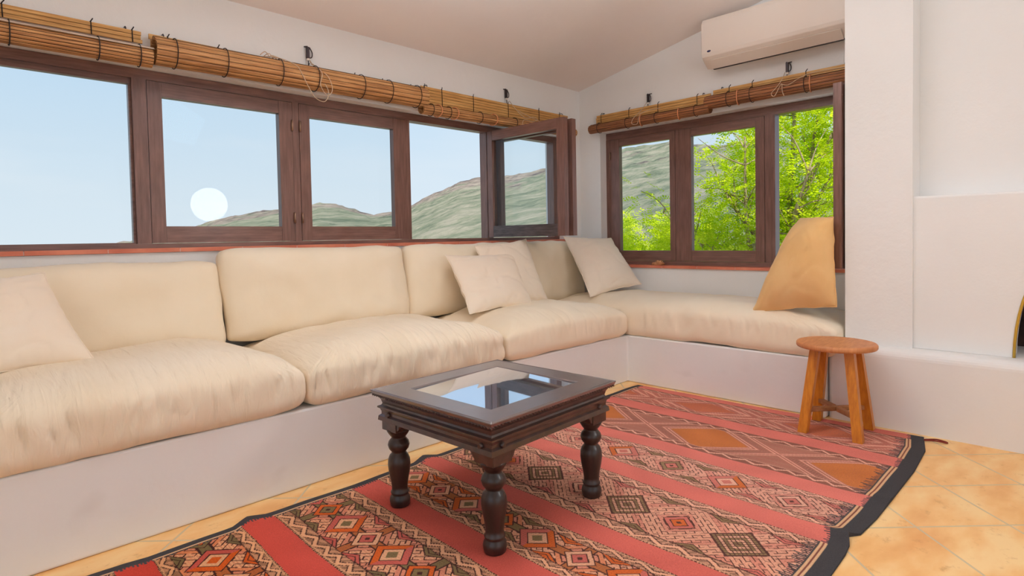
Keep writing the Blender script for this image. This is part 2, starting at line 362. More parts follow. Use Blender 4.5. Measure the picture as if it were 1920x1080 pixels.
# window 2 : right wall. room face at x = 4.085 ; y runs down to the right
FX = 4.085
w2 = thing('window_2', 'brown wooden window facing the green tree', 'window', (0, 0, 0), kind='structure')
bm = bx((FX, FX + .07, RY0, RY1, 1.806, RZ1 - .002), (FX, FX + .07, RY0, RY1, RZ0, .800)); bev(bm, .004, 2); obj('window_frame', bm, M['frame_h'], w2)
for ya, yb in ((2.905, RY1), (2.268, 2.300), (1.553, 1.622), (RY0, .965)):
    bm = bx((FX - .002, FX + .072, ya, yb, .8005, 1.8055)); bev(bm, .004, 2); obj('window_post', bm, M['frame_v'], w2)
casement(w2, (FX - .004, 2.903, .802), -PI / 2, .600, 1.002, .09, .045, .06, .08, hinge_side=0)
casement(w2, (FX - .004, 2.266, .802), -PI / 2, .642, 1.002, .098, .062, .062, .08)
# third sash swung into the room, hinged at the right jamb
casement(w2, (FX - .01, .975, .802), math.atan2(.045, -.585), .587, 1.002, .05, .062, .06, .08)
sill(w2, 'y', RY0, RY1, XW - .012, FX + .06, RZ0 - .019, RZ0 + .001, 7)

# ------------------------------------------------------------------ built-in bench, fireplace
bm = bmesh.new()
out = [(-1.495, 2.285), (3.385, 2.285), (3.385, 1.0305), (XW - .001, 1.0305), (XW - .001, YW - .001), (-1.495, YW - .001)]
f = bm.faces.new([bm.verts.new((x, y, 0.0)) for x, y in out]); r_ = bmesh.ops.extrude_face_region(bm, geom=[f])
for g in r_['geom']:
    if isinstance(g, bmesh.types.BMVert): g.co.z = .318
bmesh.ops.recalc_face_normals(bm, faces=bm.faces); bev(bm, .008, 2)
tag(obj('masonry_bench', bm, M['bench'], smooth=False), 'white plastered L-shaped masonry bench under the cream seat cushions', 'bench')

fp = thing('fireplace', 'white plastered fireplace with stepped hood and low hearth ledge beside the stool', 'fireplace', (3.6, 0, 0))
fp.location = (0, 0, 0)
bm = bx((3.41, XW - .01, -1.2, 1.03, 0, .405)); 
ed = [e_ for e_ in bm.edges if all(v_.co.z > .4 for v_ in e_.verts) and (all(v_.co.x < 3.42 for v_ in e_.verts) or all(v_.co.y > 1.0 for v_ in e_.verts))] + [e_ for e_ in bm.edges if all(v_.co.x < 3.42 and v_.co.y > 1.0 for v_ in e_.verts)]
bmesh.ops.bevel(bm, geom=ed, offset=.045, segments=6, profile=.5, affect='EDGES')
obj('hearth_ledge', bm, M['bench'], fp, smooth=False)
# hood with an arched mouth
bm = bmesh.new(); yc, aw, ah, zb, zt = -.03, .30, .60, .406, 1.172
pts = [(-.75, zb)] + [(yc + aw * -math.cos(t), zb + ah * math.sin(t)) for t in [PI * i / 28 for i in range(29)]] + [(.6598, zb), (.6598, zt), (-.75, zt)]
f = bm.faces.new([bm.verts.new((3.525, y, z)) for y, z in pts]); r_ = bmesh.ops.extrude_face_region(bm, geom=[f])
for g in r_['geom']:
    if isinstance(g, bmesh.types.BMVert): g.co.x = 3.665
bmesh.ops.recalc_face_normals(bm, faces=bm.faces)
ed = [e_ for e_ in bm.edges if all(v_.co.z > 1.17 and v_.co.x < 3.53 for v_ in e_.verts)]
bmesh.ops.bevel(bm, geom=ed, offset=.012, segments=4, profile=.5, affect='EDGES')
obj('fire_hood', bm, M['plaster'], fp)
obj('chimney_breast', bx((3.665, XW - .01, -.75, .6598, 1.08, 3.2)), M['plaster'], fp)
obj('firebox', bx((3.90, 3.98, -.75, .655, .406, 1.079), (3.666, 3.90, -.75, -.40, .406, 1.079), (3.666, 3.90, .34, .655, .406, 1.079)), M['soot'], fp)
bm = bmesh.new(); tube(bm, [(3.524, yc - aw * math.cos(t), zb + ah * math.sin(t)) for t in [PI * i / 28 for i in range(29)]], .006, 8)
obj('arch_trim', bm, M['brass'], fp)

# ------------------------------------------------------------------ cushions
def spow(v_, p): return math.copysign(abs(v_) ** p, v_)
def cushion(name, half, n=8.0, m=2.6, res=(64, 40, 12), flat=None, wr=.004, seed=0, front=None, sag=0.0, pinch=.03, fold=.0, rear=0.0):
    """blunt feather cushion: local x,y plan, z thickness"""
    a, b_, c_ = half; nx, ny, nz_ = res; key = {}; vs_ = []; fs = []
    def vid(i, j, k_):
        kk = (i, j, k_)
        if kk not in key:
            x, y, z = 2 * i / nx - 1, 2 * j / ny - 1, 2 * k_ / nz_ - 1
            # pack samples towards the rims
            x, y, z = math.sin(x * PI / 2) * .35 + x * .65, math.sin(y * PI / 2) * .35 + y * .65, math.sin(z * PI / 2)
            m_ = 6.0 if (flat is not None and z < 0) else m
            rr = ((abs(x) ** n + abs(y) ** n) ** (m_ / n) + abs(z) ** m_) ** (1 / m_)
            x, y, z = x / rr, y / rr, z / rr
            if flat is not None and z < -flat: z = -flat - (abs(z) - flat) * .08
            if flat is not None and z > 0: z *= 1 - rear * min(1, max(0, (y - .50) / .16)) ** 1.5
            cc = (abs(x) ** 3) * (abs(y) ** 3)
            px = x * a * (1 - pinch * (1 - abs(x * y)) * abs(x) ** 4 * .0) ; py = y * b_
            zz = z * c_ * (1 - (.28 if z > 0 or flat is None else 0) * cc)
            # wavy rims and creases
            p = Vector((px, py, zz))
            rim = max(abs(x), abs(y)) ** 6
            d = noise.noise(Vector((px * 3 + seed, py * 3, zz * 3))) * wr * 2.0 + noise.noise(Vector((px * 9, py * 9 + seed, zz * 9))) * wr
            if fold:
                wx = px + .03 * noise.noise(Vector((px * 4, py * 5 + seed, zz * 6)))
                f1 = noise.noise(Vector((wx * 12 + seed * 3, 0.7, zz * 2.5))) - 1.2 * max(0, .18 - abs(noise.noise(Vector((wx * 17 + seed, 3.1, zz * 3)))))/.18 * .5
                g = max(0, -y) ** 2.2 * min(1, max(0, (z + .8) / .5))
                d += fold * f1 * g
            nrm = Vector((spow(x, n - 1) / a, spow(y, n - 1) / b_, spow(z, m - 1) / c_))
            if nrm.length > 0: nrm.normalize()
            p += nrm * d
            if sag: p.z -= sag * (1 - x * x) * (1 - y * y)
            key[kk] = len(vs_); vs_.append(p)
        return key[kk]
    for i in range(nx):
        for j in range(ny):
            for k_ in (0, nz_):
                q = [vid(i, j, k_), vid(i + 1, j, k_), vid(i + 1, j + 1, k_), vid(i, j + 1, k_)]; fs.append(q if k_ else q[::-1])
    for i in range(nx):
        for k_ in range(nz_):
            for j in (0, ny):
                q = [vid(i, j, k_), vid(i + 1, j, k_), vid(i + 1, j, k_ + 1), vid(i, j, k_ + 1)]; fs.append(q[::-1] if j else q)
    for j in range(ny):
        for k_ in range(nz_):
            for i in (0, nx):
                q = [vid(i, j, k_), vid(i, j + 1, k_), vid(i, j + 1, k_ + 1), vid(i, j, k_ + 1)]; fs.append(q if i else q[::-1])
    o = obj(name, ([tuple(v_) for v_ in vs_], fs), M['cream'], smooth=True)
    return o
SG = 'seat cushions on the masonry bench'; BG = 'back cushions along the window wall'
def seat(x0, x1, y0, y1, top, label, seed, fold=.016, rot=0):
    # local x along the front, local -y is the front
    h = (top - .318) / 1.86
    if rot:
        o = cushion('seat_cushion', ((y1 - y0) / 2, (x1 - x0) / 2, h), 40, 2.6, (190, 44, 18), .86, .006, seed, fold=fold, rear=0.0)
        o.rotation_euler = (0, 0, -PI / 2)
    else:
        o = cushion('seat_cushion', ((x1 - x0) / 2, (y1 - y0) / 2, h), 40, 2.6, (170, 60, 18), .86, .006, seed, fold=fold, rear=.27)
    o.location = ((x0 + x1) / 2, (y0 + y1) / 2, .319 + h * .878)
    if seed < 9: o.data.materials[0] = M['seatfab']
    return tag(o, label, 'cushion', SG)
seat(-.09, 1.068, 2.260, 3.08, .585, 'long cream seat cushion at the left end of the bench, square pillow on it', 1.3)
seat(1.072, 2.213, 2.262, 3.08, .575, 'middle cream seat cushion with gathered folds, directly behind the coffee table', 5.1, .020)
seat(2.217, 3.372, 2.262, 3.08, .570, 'cream seat cushion carrying two overlapping pillows, next to the corner', 9.7, .006)
seat(3.376, 3.992, .975, 3.08, .590, 'long cream seat cushion under the window with the tree, running along the right wall', 14.2, .013, rot=1)

def back(x0, x1, z0, z1, yb, label, seed, th=.105, lean=.12, m=2.8):
    o = cushion('back_cushion', ((x1 - x0) / 2, (z1 - z0) / 2, th), 17, m, (110, 56, 14), None, .008, seed)
    o.rotation_euler = (PI / 2 - lean, 0, 0)
    o.location = ((x0 + x1) / 2, yb, (z0 + z1) / 2)
    return tag(o, label, 'cushion', BG)
back(-.10, .998, .50, .925, 3.02, 'long cream back cushion at the left end, behind the square pillow', 2.2)
back(1.002, 2.068, .505, .972, 3.02, 'plump cream back cushion in the middle, standing behind the gathered seat cushion', 7.7, .115)
back(2.072, 3.04, .505, .968, 3.02, 'cream back cushion half hidden behind the two overlapping pillows', 11.9)
back(3.044, 3.80, .50, .975, 3.02, 'short cream back cushion in the corner, beside the pillow leaning under the window', 21.9)

def pillow(name, P, th, mat, label, seed, front_bias=.5, crease=.006, con=.06, tex=1.0):
    """P: four corners bottom-left, bottom-right, top-right, top-left as seen from the room"""
    P = [Vector(p) for p in P]; n = 44; vs_ = []; fs = []
    nrm = (P[1] - P[0]).cross(P[3] - P[0]).normalized() * -1   # towards the room
    ctr = sum(P, Vector()) / 4
    o0 = Vector(ctr)
    idx = {}
    for side in (1, -1):
        for j in range(n + 1):
            for i in range(n + 1):
                rimv = i in (0, n) or j in (0, n)
                if side == -1 and rimv: idx[(side, i, j)] = idx[(1, i, j)]; continue
                u, v_ = i / n, j / n; u = .5 - .5 * math.cos(PI * u) * .55 + (u - .5) * .45; v_ = .5 - .5 * math.cos(PI * v_) * .55 + (v_ - .5) * .45
                p = P[0] * (1 - u) * (1 - v_) + P[1] * u * (1 - v_) + P[2] * u * v_ + P[3] * (1 - u) * v_
                # concave sides
                s, t = 2 * u - 1, 2 * v_ - 1
                p = p + ((ctr - p)) * (con * ((1 - s * s) * abs(t) ** 3 + (1 - t * t) * abs(s) ** 3))
                hgt = max(0, (1 - abs(s) ** 2.6)) ** .62 * max(0, (1 - abs(t) ** 2.6)) ** .62
                w_ = th * (front_bias if side == 1 else (1 - front_bias))
                f1 = noise.noise(Vector((u * 4 + seed, v_ * 4, side * 2.0))); f2 = abs(noise.noise(Vector((u * 2.2 + v_ * 3.0 + seed, v_ * 2.6 - u * 1.8, side * 3.0))))
                f3 = noise.noise(Vector((s * 3 + seed, t * 3, 1)))
                rad = math.atan2(t, s); ed = max(abs(s), abs(t))
                rim = noise.noise(Vector((math.cos(rad) * 6 + seed, math.sin(rad) * 6, 5))) * ed ** 4
                q = p + nrm * side * (w_ * hgt + tex * (crease * f1 - crease * 1.2 * max(0, .10 - f2) * 10) * hgt ** .5) + nrm * .008 * rim
                q += (p - ctr).normalized() * (.006 * f3 if rimv else 0)
                idx[(side, i, j)] = len(vs_); vs_.append(tuple(q - o0))
    for side in (1, -1):
        for j in range(n):
            for i in range(n):
                q = [idx[(side, i, j)], idx[(side, i + 1, j)], idx[(side, i + 1, j + 1)], idx[(side, i, j + 1)]]
                fs.append(q[::-1] if side == 1 else q)
    o = obj(name, (vs_, fs), mat, smooth=True, loc=tuple(o0))
    # welted seam round the edge
    bm = bmesh.new(); loop = [idx[(1, i, 0)] for i in range(n)] + [idx[(1, n, j)] for j in range(n)] + [idx[(1, i, n)] for i in range(n, 0, -1)] + [idx[(1, 0, j)] for j in range(n, 0, -1)]
    tube(bm, [vs_[i] for i in loop] + [vs_[loop[0]]], .0032, 6, caps=False)
    obj('piping', bm, mat, o)
    return tag(o, label, 'pillow')
pillow('throw_pillow', [(-.06, 2.60, .565), (.425, 2.66, .575), (.312, 2.86, .90), (-.02, 2.86, .885)][0:4], .15, M['cream2'], 'square cream pillow leaning on the leftmost back cushion, cut by the photo edge', 3.0, crease=.006)
pillow('throw_pillow', [(2.235, 2.60, .562), (2.84, 2.66, .560), (2.865, 2.86, .897), (2.27, 2.86, .905)], .15, M['cream2'], 'square cream pillow in front of another pillow, on the seat cushion left of the corner', 8.0, con=.07, front_bias=.62, crease=.007)
pillow('throw_pillow', [(2.62, 2.77, .57), (3.13, 2.78, .556), (3.055, 2.915, .995), (2.56, 2.915, .955)], .085, M['cream2'], 'cream pillow standing behind the front square pillow, its peaked top corner rising above', 15.0, con=.07)
pillow('throw_pillow', [(3.40, 2.61, .565), (3.90, 2.50, .625), (3.93, 2.80, .985), (3.49, 2.93, 1.008)], .15, M['cream2'], 'square cream pillow leaning in the corner below the wall between the two windows', 19.0, con=.05, crease=.007)
pillow('throw_pillow', [(3.44, 1.45, .535), (3.44, .99, .60), (3.42, 1.0, 1.082), (3.74, 1.275, 1.087)], .24, M['gold'], 'large golden linen pillow upright at the right end of the bench against the partition', 27.0, con=.03, crease=.006, front_bias=.35)

# ------------------------------------------------------------------ bamboo roller blinds
def slat_roll(L, r, turns=2.4, slats=17, squash=1.0, taper=0.0):
    """rolled mat of slats; axis along local x 0..L"""
    bm = bmesh.new(); per = 4; tot = int(slats * per * turns); prof = []
    for q in range(tot + 1):
        th = 2 * PI * q / (slats * per); rr = r - (.0075 * th / (2 * PI))
        if q % per == 0: rr -= .0032
        prof.append((math.sin(th) * rr, math.cos(th) * rr * squash, q % per))
    xs = [0, L * .25, L * .5, L * .75, L]
    rows = []
    for x in xs:
        rows.append([bm.verts.new((x, a, b_ + taper * x)) for a, b_, _ in prof])
    inner = []
    for x in xs:
        inner.append([bm.verts.new((x, a * (1 - .004 / r), b_ * (1 - .004 / r) + taper * x)) for a, b_, _ in prof])
    for i in range(len(xs) - 1):
        for q in range(tot):
            for R_, fl in ((rows, 0), (inner, 1)):
                v4 = (R_[i][q], R_[i][q + 1], R_[i + 1][q + 1], R_[i + 1][q])
                f_ = bm.faces.new(v4[::-1] if fl else v4)
                f_.material_index = 0
    # dark gaps: narrow strips laid in each groove
    for q in range(0, slats * per, per):
        a, b_, _ = prof[q]; d = Vector((0, a, b_)).normalized(); t_ = Vector((0, d.z, -d.y)) * .0013
        p = Vector((0, a, b_)) + d * .0012
        v4 = [bm.verts.new(p - t_), bm.verts.new(p + t_), bm.verts.new(p + t_ + Vector((L, 0, taper * L))), bm.verts.new(p - t_ + Vector((L, 0, taper * L)))]
        bm.faces.new(v4).material_index = 1
    for R_ in (0, len(xs) - 1):
        for q in range(tot):
            f_ = bm.faces.new((rows[R_][q], inner[R_][q], inner[R_][q + 1], rows[R_][q + 1])); f_.material_index = 1 if q % 7 == 0 else 0
    return bm
def slat_panel(L, h, n, seed=0):
    bm = bmesh.new(); s = h / n; rnd = random.Random(seed)
    for i in range(n):
        z0 = -h + i * s
        box(bm, rnd.uniform(-.004, .004), L + rnd.uniform(-.006, .004), -.004, .004, z0 + .0012, z0 + s - .0012, 0)
    bev(bm, .0015, 1)
    box(bm, .01, L - .01, -.0005, .0025, -h + .002, -.002, 1)
    return bm
def blind(origin, rz, L, ztop, ph, pn, rc, rr, label, seed, roll_x0=0, roll_x1=None, mats=('bam_gold', 'bam'), cords=(), pulley=None, squash=1.0, twine=None, taper=0, dy=-.055, bind=(), slats=17, pale=False):
    t = thing('bamboo_blind', label, 'blind', origin, rz, 'rolled-up bamboo blinds over the windows')
    o = obj('header_slats', slat_panel(L, ph, pn, seed), [M[mats[0]], M['gap']], t); o.location = (0, -.030, ztop)
    x1 = roll_x1 if roll_x1 is not None else L
    r = obj('rolled_slats', slat_roll(x1 - roll_x0, rr, 2.5, slats, squash, taper), [M[mats[1]], M['gap']], t); r.location = (roll_x0, dy - .012, rc)
    if pale:
        bm = bmesh.new(); box(bm, .0, x1 - roll_x0 + .004, dy - .012 - rr * .80, dy - .012 - rr * .42, rc + rr * .70 * squash, rc + rr * .76 * squash); bev(bm, .002, 1)
        for v_ in bm.verts: v_.co.z += (v_.co.y - (dy - .012 - rr * .42)) * .55 + .006
        obj('pale_batten', bm, M['pale'], t)
    for x in cords:
        bm = bmesh.new()
        tube(bm, [(x, -.036, ztop + .004), (x, -.038, ztop - ph * .5), (x + .001, -.036, ztop - ph)], .0022, 6)
        tube(bm, [(x - .004, -.030, ztop - .004), (x, -.037, ztop + .002), (x + .008, -.03, ztop + .016)], .0026, 6)
        obj('tie_cord', bm, M['cord'], t)
        if roll_x0 + .01 < x + .012 < x1 - .01:
            bm = bmesh.new(); cc = taper * (x - roll_x0)
            tube(bm, [(x + .014, dy - .012 - math.sin(a) * (rr + .001), rc + cc + math.cos(a) * (rr + .001) * squash) for a in [PI * 2 * q / 20 for q in range(21)]], .0022, 6, caps=False)
            obj('binding_cord', bm, M['cord'], t)
    for x in bind:
        bm = bmesh.new(); cc = taper * (x - roll_x0)
        tube(bm, [(x + .01 * math.sin(a), dy - .012 - math.sin(a) * (rr + .001), rc + cc + math.cos(a) * (rr + .001) * squash) for a in [PI * 2 * q / 20 for q in range(21)]], .0032, 6, caps=False)
        obj('orange_binding', bm, M['binding'], t)
    for x in (.06, L - .06):
        bm = bmesh.new(); tube(bm, [(x, 0.0, ztop + .014), (x, -.018, ztop + .014), (x, -.026, ztop + .006), (x, -.022, ztop - .004)], .003, 6); obj('wall_hook', bm, M['metal'], t)
    if pulley:
        x, z = pulley; bm = bmesh.new()
        box(bm, x - .007, x + .007, -.026, -.008, z - .03, z + .032); bev(bm, .004, 2)
        tube(bm, smoothcurve([(x + .012, -.016, z + .03), (x + .024, -.02, z + .005), (x + .022, -.02, z - .02), (x + .008, -.02, z - .028)], 5), .0032, 6)
        tube(bm, [(x - .012, 0, z + .036), (x - .002, -.02, z + .034)], .004, 6); tube(bm, [(x + .022, 0, z + .036), (x + .004, -.02, z + .03)], .003, 6)
        box(bm, x - .002, x + .002, -.024, -.020, ztop - .02, z - .03)
        pl = obj('cord_pulley', bm, M['metal'], t)
        bm = bmesh.new(); box(bm, x - .006, x + .008, -.027, -.012, z - .044, z - .032); bev(bm, .002, 1); obj('cord_lock', bm, M['ac'], pl)
    if twine:
        bm = bmesh.new()
        for tw in twine: tube(bm, smoothcurve(tw, 6), .0022, 6)
        obj('pull_cord', bm, M['twine'], t)
    return t
# over the sofa window (wall y = 3.16)
blind((-.62, YW, 0), 0, 1.352, 1.985, .055, 3, 1.862, .047, 'rolled bamboo blind at the far left, pale strip along the top of its roll', 1, .0, 1.38, cords=(.30, .62, .865, 1.16, 1.315), dy=-.062, squash=1.05, pale=True)
blind((.765, YW, 0), 0, 1.525, 1.985, .05, 2, 1.899, .064, 'longest rolled bamboo blind with a loose twine loop hanging from its middle', 2, .005, 1.54,
      mats=('bam_gold', 'bam'), cords=(.075, .30, .575, .775, 1.06, 1.25, 1.46), pulley=(.782, 2.062), dy=-.062, squash=1.08, slats=15, taper=.012,
      twine=[[(.50, -.05, 1.975), (.56, -.10, 1.975), (.66, -.12, 1.95), (.69, -.135, 1.90), (.72, -.14, 1.84), (.76, -.14, 1.785), (.82, -.13, 1.778), (.84, -.13, 1.84), (.80, -.10, 1.93), (.786, -.03, 2.02)],
             [(.786, -.03, 2.01), (.80, -.14, 1.93), (.79, -.14, 1.86), (.83, -.14, 1.81), (.86, -.14, 1.85), (.83, -.14, 1.92), (.79, -.03, 2.0)]] +
            [[(.50 + .02 * q, -.055, 1.985 - .002 * q), (.52 + .02 * q, -.075, 2.0 - .006 * q), (.55 + .018 * q, -.07, 1.972), (.57 + .02 * q, -.06, 1.992 - .005 * q), (.62, -.08, 1.972)] for q in range(4)])
blind((2.305, YW, 0), 0, 1.50, 2.008, .115, 6, 1.846, .039, 'rolled bamboo blind over the open sashes, its roll hanging low below the slats', 3, -.03, 1.525, mats=('bam_gold', 'bam'),
      cords=(.03, .175, .455, .80, 1.14, 1.39), bind=(.10, .24, .60), pulley=(.80, 2.082), dy=-.068, slats=12, taper=.012,
      twine=[[(.82, -.03, 2.03), (.84, -.10, 1.94), (.90, -.12, 1.90), (1.0, -.11, 1.92), (1.05, -.10, 1.91), (.98, -.11, 1.885), (.87, -.13, 1.88), (.85, -.13, 1.83)],
             [(.84, -.1, 1.95), (.92, -.1, 1.93), (1.08, -.1, 1.90), (1.2, -.1, 1.905)]])
# over the right window (wall x = 4.0), local x runs towards -y
blind((XW, 2.955, 0), -PI / 2, 1.00, 2.002, .075, 4, 1.888, .040, 'rolled bamboo blind nearest the corner, left one over the tree window', 4, -.03, 1.02, mats=('bam_gold', 'bam_dark'),
      cords=(.05, .32, .58, .90), bind=(.46, .78), pulley=(.485, 2.062), dy=-.065, slats=12,
      twine=[[(.48, -.03, 2.03), (.47, -.11, 1.95), (.42, -.12, 1.91), (.40, -.12, 1.87), (.45, -.12, 1.86), (.47, -.11, 1.93), (.54, -.1, 1.95), (.62, -.06, 1.96)]])
blind((XW, 1.935, 0), -PI / 2, .90, 2.018, .045, 2, 1.928, .050, 'rolled bamboo blind below the air conditioner, right one over the tree window', 5, -.03, .90, mats=('bam_gold', 'bam_dark'),
      cords=(.12, .28, .62), bind=(.20, .66), pulley=(.50, 2.072), dy=-.062, slats=13,
      twine=[[(.49, -.03, 2.04), (.50, -.12, 1.97), (.47, -.125, 1.93), (.44, -.125, 1.90), (.46, -.125, 1.88), (.50, -.12, 1.95), (.51, -.13, 1.90), (.52, -.13, 1.87)],
             [(.50, -.12, 1.95), (.54, -.12, 1.935), (.60, -.11, 1.965), (.66, -.10, 1.985), (.75, -.09, 1.99), (.84, -.09, 1.985), (.89, -.08, 1.99)]])

# ------------------------------------------------------------------ air conditioner (on the right wall)
ac = thing('air_conditioner', 'white wall-mounted split air conditioner above the tree window, partly behind the partition', 'air conditioner', (XW, 1.935, 2.15), 0)
prof = [(0, .02), (-.11, .0), (-.175, .045), (-.195, .062), (-.20, .085), (-.20, .285), (-.185, .315), (-.16, .325), (0, .325)]
def extr(prof, y0, y1):
    bm = bmesh.new(); A = [bm.verts.new((x, y0, z)) for x, z in prof]; B = [bm.verts.new((x, y1, z)) for x, z in prof]
    for i in range(len(prof)): j = (i + 1) % len(prof); bm.faces.new((A[i], A[j], B[j], B[i]))
    bm.faces.new(A[::-1]); bm.faces.new(B); bmesh.ops.recalc_face_normals(bm, faces=bm.faces); return bm
obj('body', bev(extr(prof, 0, -.90), .004, 2, .5), M['ac'], ac)
obj('air_flap', bev(extr([(-.112, -.002), (-.176, .042), (-.180, .038), (-.116, -.008)], -.045, -.86), .001, 1), M['ac'], ac)
obj('air_slot', extr([(-.098, -.010), (-.116, -.011), (-.116, .0), (-.098, .0)], -.045, -.86), M['acslot'], ac)
bm = bmesh.new(); bmesh.ops.create_circle(bm, cap_ends=True, segments=24, radius=1, matrix=Matrix.Translation((-.2012, -.055, .095)) @ Matrix.Rotation(-PI / 2, 4, 'Y') @ Matrix.Diagonal((.007, .014, 1, 1)))
obj('badge', bm, M['badge'], ac)

# ------------------------------------------------------------------ stone on the sill
bm = bmesh.new(); bmesh.ops.create_icosphere(bm, subdivisions=4, radius=1)
for v_ in bm.verts:
    p = v_.co.copy(); d = 1 + .25 * noise.noise(p * 1.3) + .12 * noise.noise(p * 3.1)
    v_.co = Vector((p.x * .022 * d, p.y * .052 * d, p.z * .024 * d + (-.008 if p.y > .35 else 0)))
    if v_.co.z < -.014: v_.co.z = -.014
st = obj('stone', bm, M['stone'], smooth=True, loc=(4.03, 2.425, .7835)); tag(st, 'small ochre stone lying on the red sill of the right window', 'stone')

# ------------------------------------------------------------------ coffee table
ct = thing('coffee_table', 'dark carved wooden coffee table with glass top and turned legs on the red rug', 'table', (1.497, 1.607, .008), math.radians(2.2))
HX, HY = .340, .320
def ring_moulding(prof, hx, hy):
    """mitred rectangular moulding: prof = (outset, z) closed"""
    bm = bmesh.new(); R_ = []
    for sx_, sy_ in ((-1, -1), (1, -1), (1, 1), (-1, 1)):
        R_.append([bm.verts.new((sx_ * (hx + o_), sy_ * (hy + o_), z)) for o_, z in prof])
    n_ = len(prof)
    for c in range(4):
        A, B = R_[c], R_[(c + 1) % 4]
        for i in range(n_): j = (i + 1) % n_; bm.faces.new((A[i], B[i], B[j], A[j]))
    bmesh.ops.recalc_face_normals(bm, faces=bm.faces); return bm
top = bev(ring_moulding([(0, .438), (-.006, .425), (-.11, .425), (-.11, .436), (-.104, .440), (-.014, .440), (-.008, .437), (-.003, .441)][::1], HX, HY), .0015, 1)
obj('tabletop_frame', top, M['table_top'], ct)
bm = bmesh.new(); hx, hy = HX - .008, HY - .008      # carved rope edge under the lip
for (x0, y0, x1, y1) in ((-hx, -hy, hx, -hy), (hx, -hy, hx, hy), (hx, hy, -hx, hy), (-hx, hy, -hx, -hy)):
    n_ = 46
    for q in range(n_):
        t = (q + .5) / n_; c = Vector((x0 + (x1 - x0) * t, y0 + (y1 - y0) * t, .4235)); d = Vector((x1 - x0, y1 - y0, 0)).normalized()
        tube(bm, [c - d * .0085 + Vector((0, 0, .004)), c + d * .0085 - Vector((0, 0, .004))], [.0035, .0035], 5)
obj('rope_edge', bm, M['table'], ct)
ap = ring_moulding([(-.010, .424), (-.020, .416), (-.029, .402), (-.033, .388), (-.030, .382), (-.019, .378), (-.019, .372), (-.026, .368), (-.030, .358), (-.030, .348), (-.022, .342), (-.020, .326), (-.034, .324), (-.055, .324), (-.055, .424)], HX, HY)
ap_o = obj('apron', ap, M['table'], ct)
for sx_ in (-1, 1):
    for sy_ in (-1, 1):
        for ax_ in (0, 1):
            if ax_ == 0: a_, b_ = Vector((sx_ * (HX - .075), sy_ * (HY - .026), .350)), Vector((0, sy_ * .008, 0))
            else: a_, b_ = Vector((sx_ * (HX - .026), sy_ * (HY - .075), .350)), Vector((sx_ * .008, 0, 0))
            bm = bmesh.new(); tube(bm, [a_ - b_, a_, a_ + b_], [.010, .010, .007], 12); obj('wooden_peg', bm, M['table'], ap_o)
bm = bx((-HX + .111, HX - .111, -HY + .111, HY - .111, .428, .433))
for v_ in bm.verts: v_.co.z += .016 * (v_.co.x + v_.co.y)     # the pane sits slightly out of level in its rebate
obj('glass_top', bm, M['tglass'], ct)
legprof = [(0, .033), (.004, .036), (.022, .0385), (.034, .036), (.041, .0315), (.046, .030), (.049, .0335), (.054, .034), (.058, .0295), (.075, .0295), (.10, .033), (.13, .039), (.155, .0418), (.175, .0405), (.19, .035), (.199, .0275), (.202, .026), (.206, .028), (.2165, .0365), (.230, .0405), (.243, .037), (.2535, .0285), (.258, .026), (.2615, .028), (.272, .036), (.283, .0425), (.292, .0445)]
for sx_ in (-1, 1):
    for sy_ in (-1, 1):
        bm = bmesh.new(); cx, cy = sx_ * (HX - .075), sy_ * (HY - .070); lathe(bm, legprof, cx, cy, 36)
        L_ = obj('leg', bm, M['table_leg'], ct)
        bm = bmesh.new(); box(bm, cx - .043, cx + .043, cy - .043, cy + .043, .288, .330)
        # shaped brackets either side of the block
        for q in (0, 1):
            d = Vector((-sx_, 0, 0)) if q == 0 else Vector((0, -sy_, 0))
            e_ = Vector((0, sy_ * .043 - sy_ * .0, 0)) if q == 0 else Vector((sx_ * .043, 0, 0))
            base = Vector((cx, cy, 0)) + d * .043
            n2 = Vector((0, sy_, 0)) if q == 0 else Vector((sx_, 0, 0))
            outp = [(0, .329), (.026, .329), (.024, .318), (.016, .313), (.012, .302), (.004, .296), (0, .290)]
            A = [bm.verts.new(base + d * a_ + n2 * .040 + Vector((0, 0, z))) for a_, z in outp]; B = [bm.verts.new(base + d * a_ + n2 * .008 + Vector((0, 0, z))) for a_, z in outp]
            for i in range(len(outp)): j = (i + 1) % len(outp); bm.faces.new((A[i], A[j], B[j], B[i]))
            bm.faces.new(A[::-1]); bm.faces.new(B)
        bmesh.ops.recalc_face_normals(bm, faces=bm.faces); obj('leg_block', bev(bm, .002, 1), M['table'], L_)

# ------------------------------------------------------------------ stool
st = thing('wooden_stool', 'round-topped honey wood stool with four splayed legs on the rug corner', 'stool', (3.19, .92, .008), math.radians(2))
bm = bmesh.new(); lathe(bm, [(.418, .168), (.420, .176), (.426, .180), (.438, .180), (.444, .176), (.446, .168)], 0, 0, 56)
obj('seat', bm, M['stool_seat'], st)
feet = [(-.125, .118), (-.122, -.125), (.125, -.120), (.122, .122)]
for fx, fy in feet:
    bm = bmesh.new(); tx, ty = fx * .62, fy * .62; h0, h1 = .021, .019
    A = [bm.verts.new((fx + a * h0, fy + b_ * h0, 0)) for a, b_ in ((-1, -1), (1, -1), (1, 1), (-1, 1))]
    B = [bm.verts.new((tx + a * h1 * 1.1, ty + b_ * h1 * 1.1, .419)) for a, b_ in ((-1, -1), (1, -1), (1, 1), (-1, 1))]
    for i in range(4): j = (i + 1) % 4; bm.faces.new((A[i], A[j], B[j], B[i]))
    bm.faces.new(A[::-1]); bm.faces.new(B); obj('leg', bev(bm, .005, 2), M['stool_leg'], st)
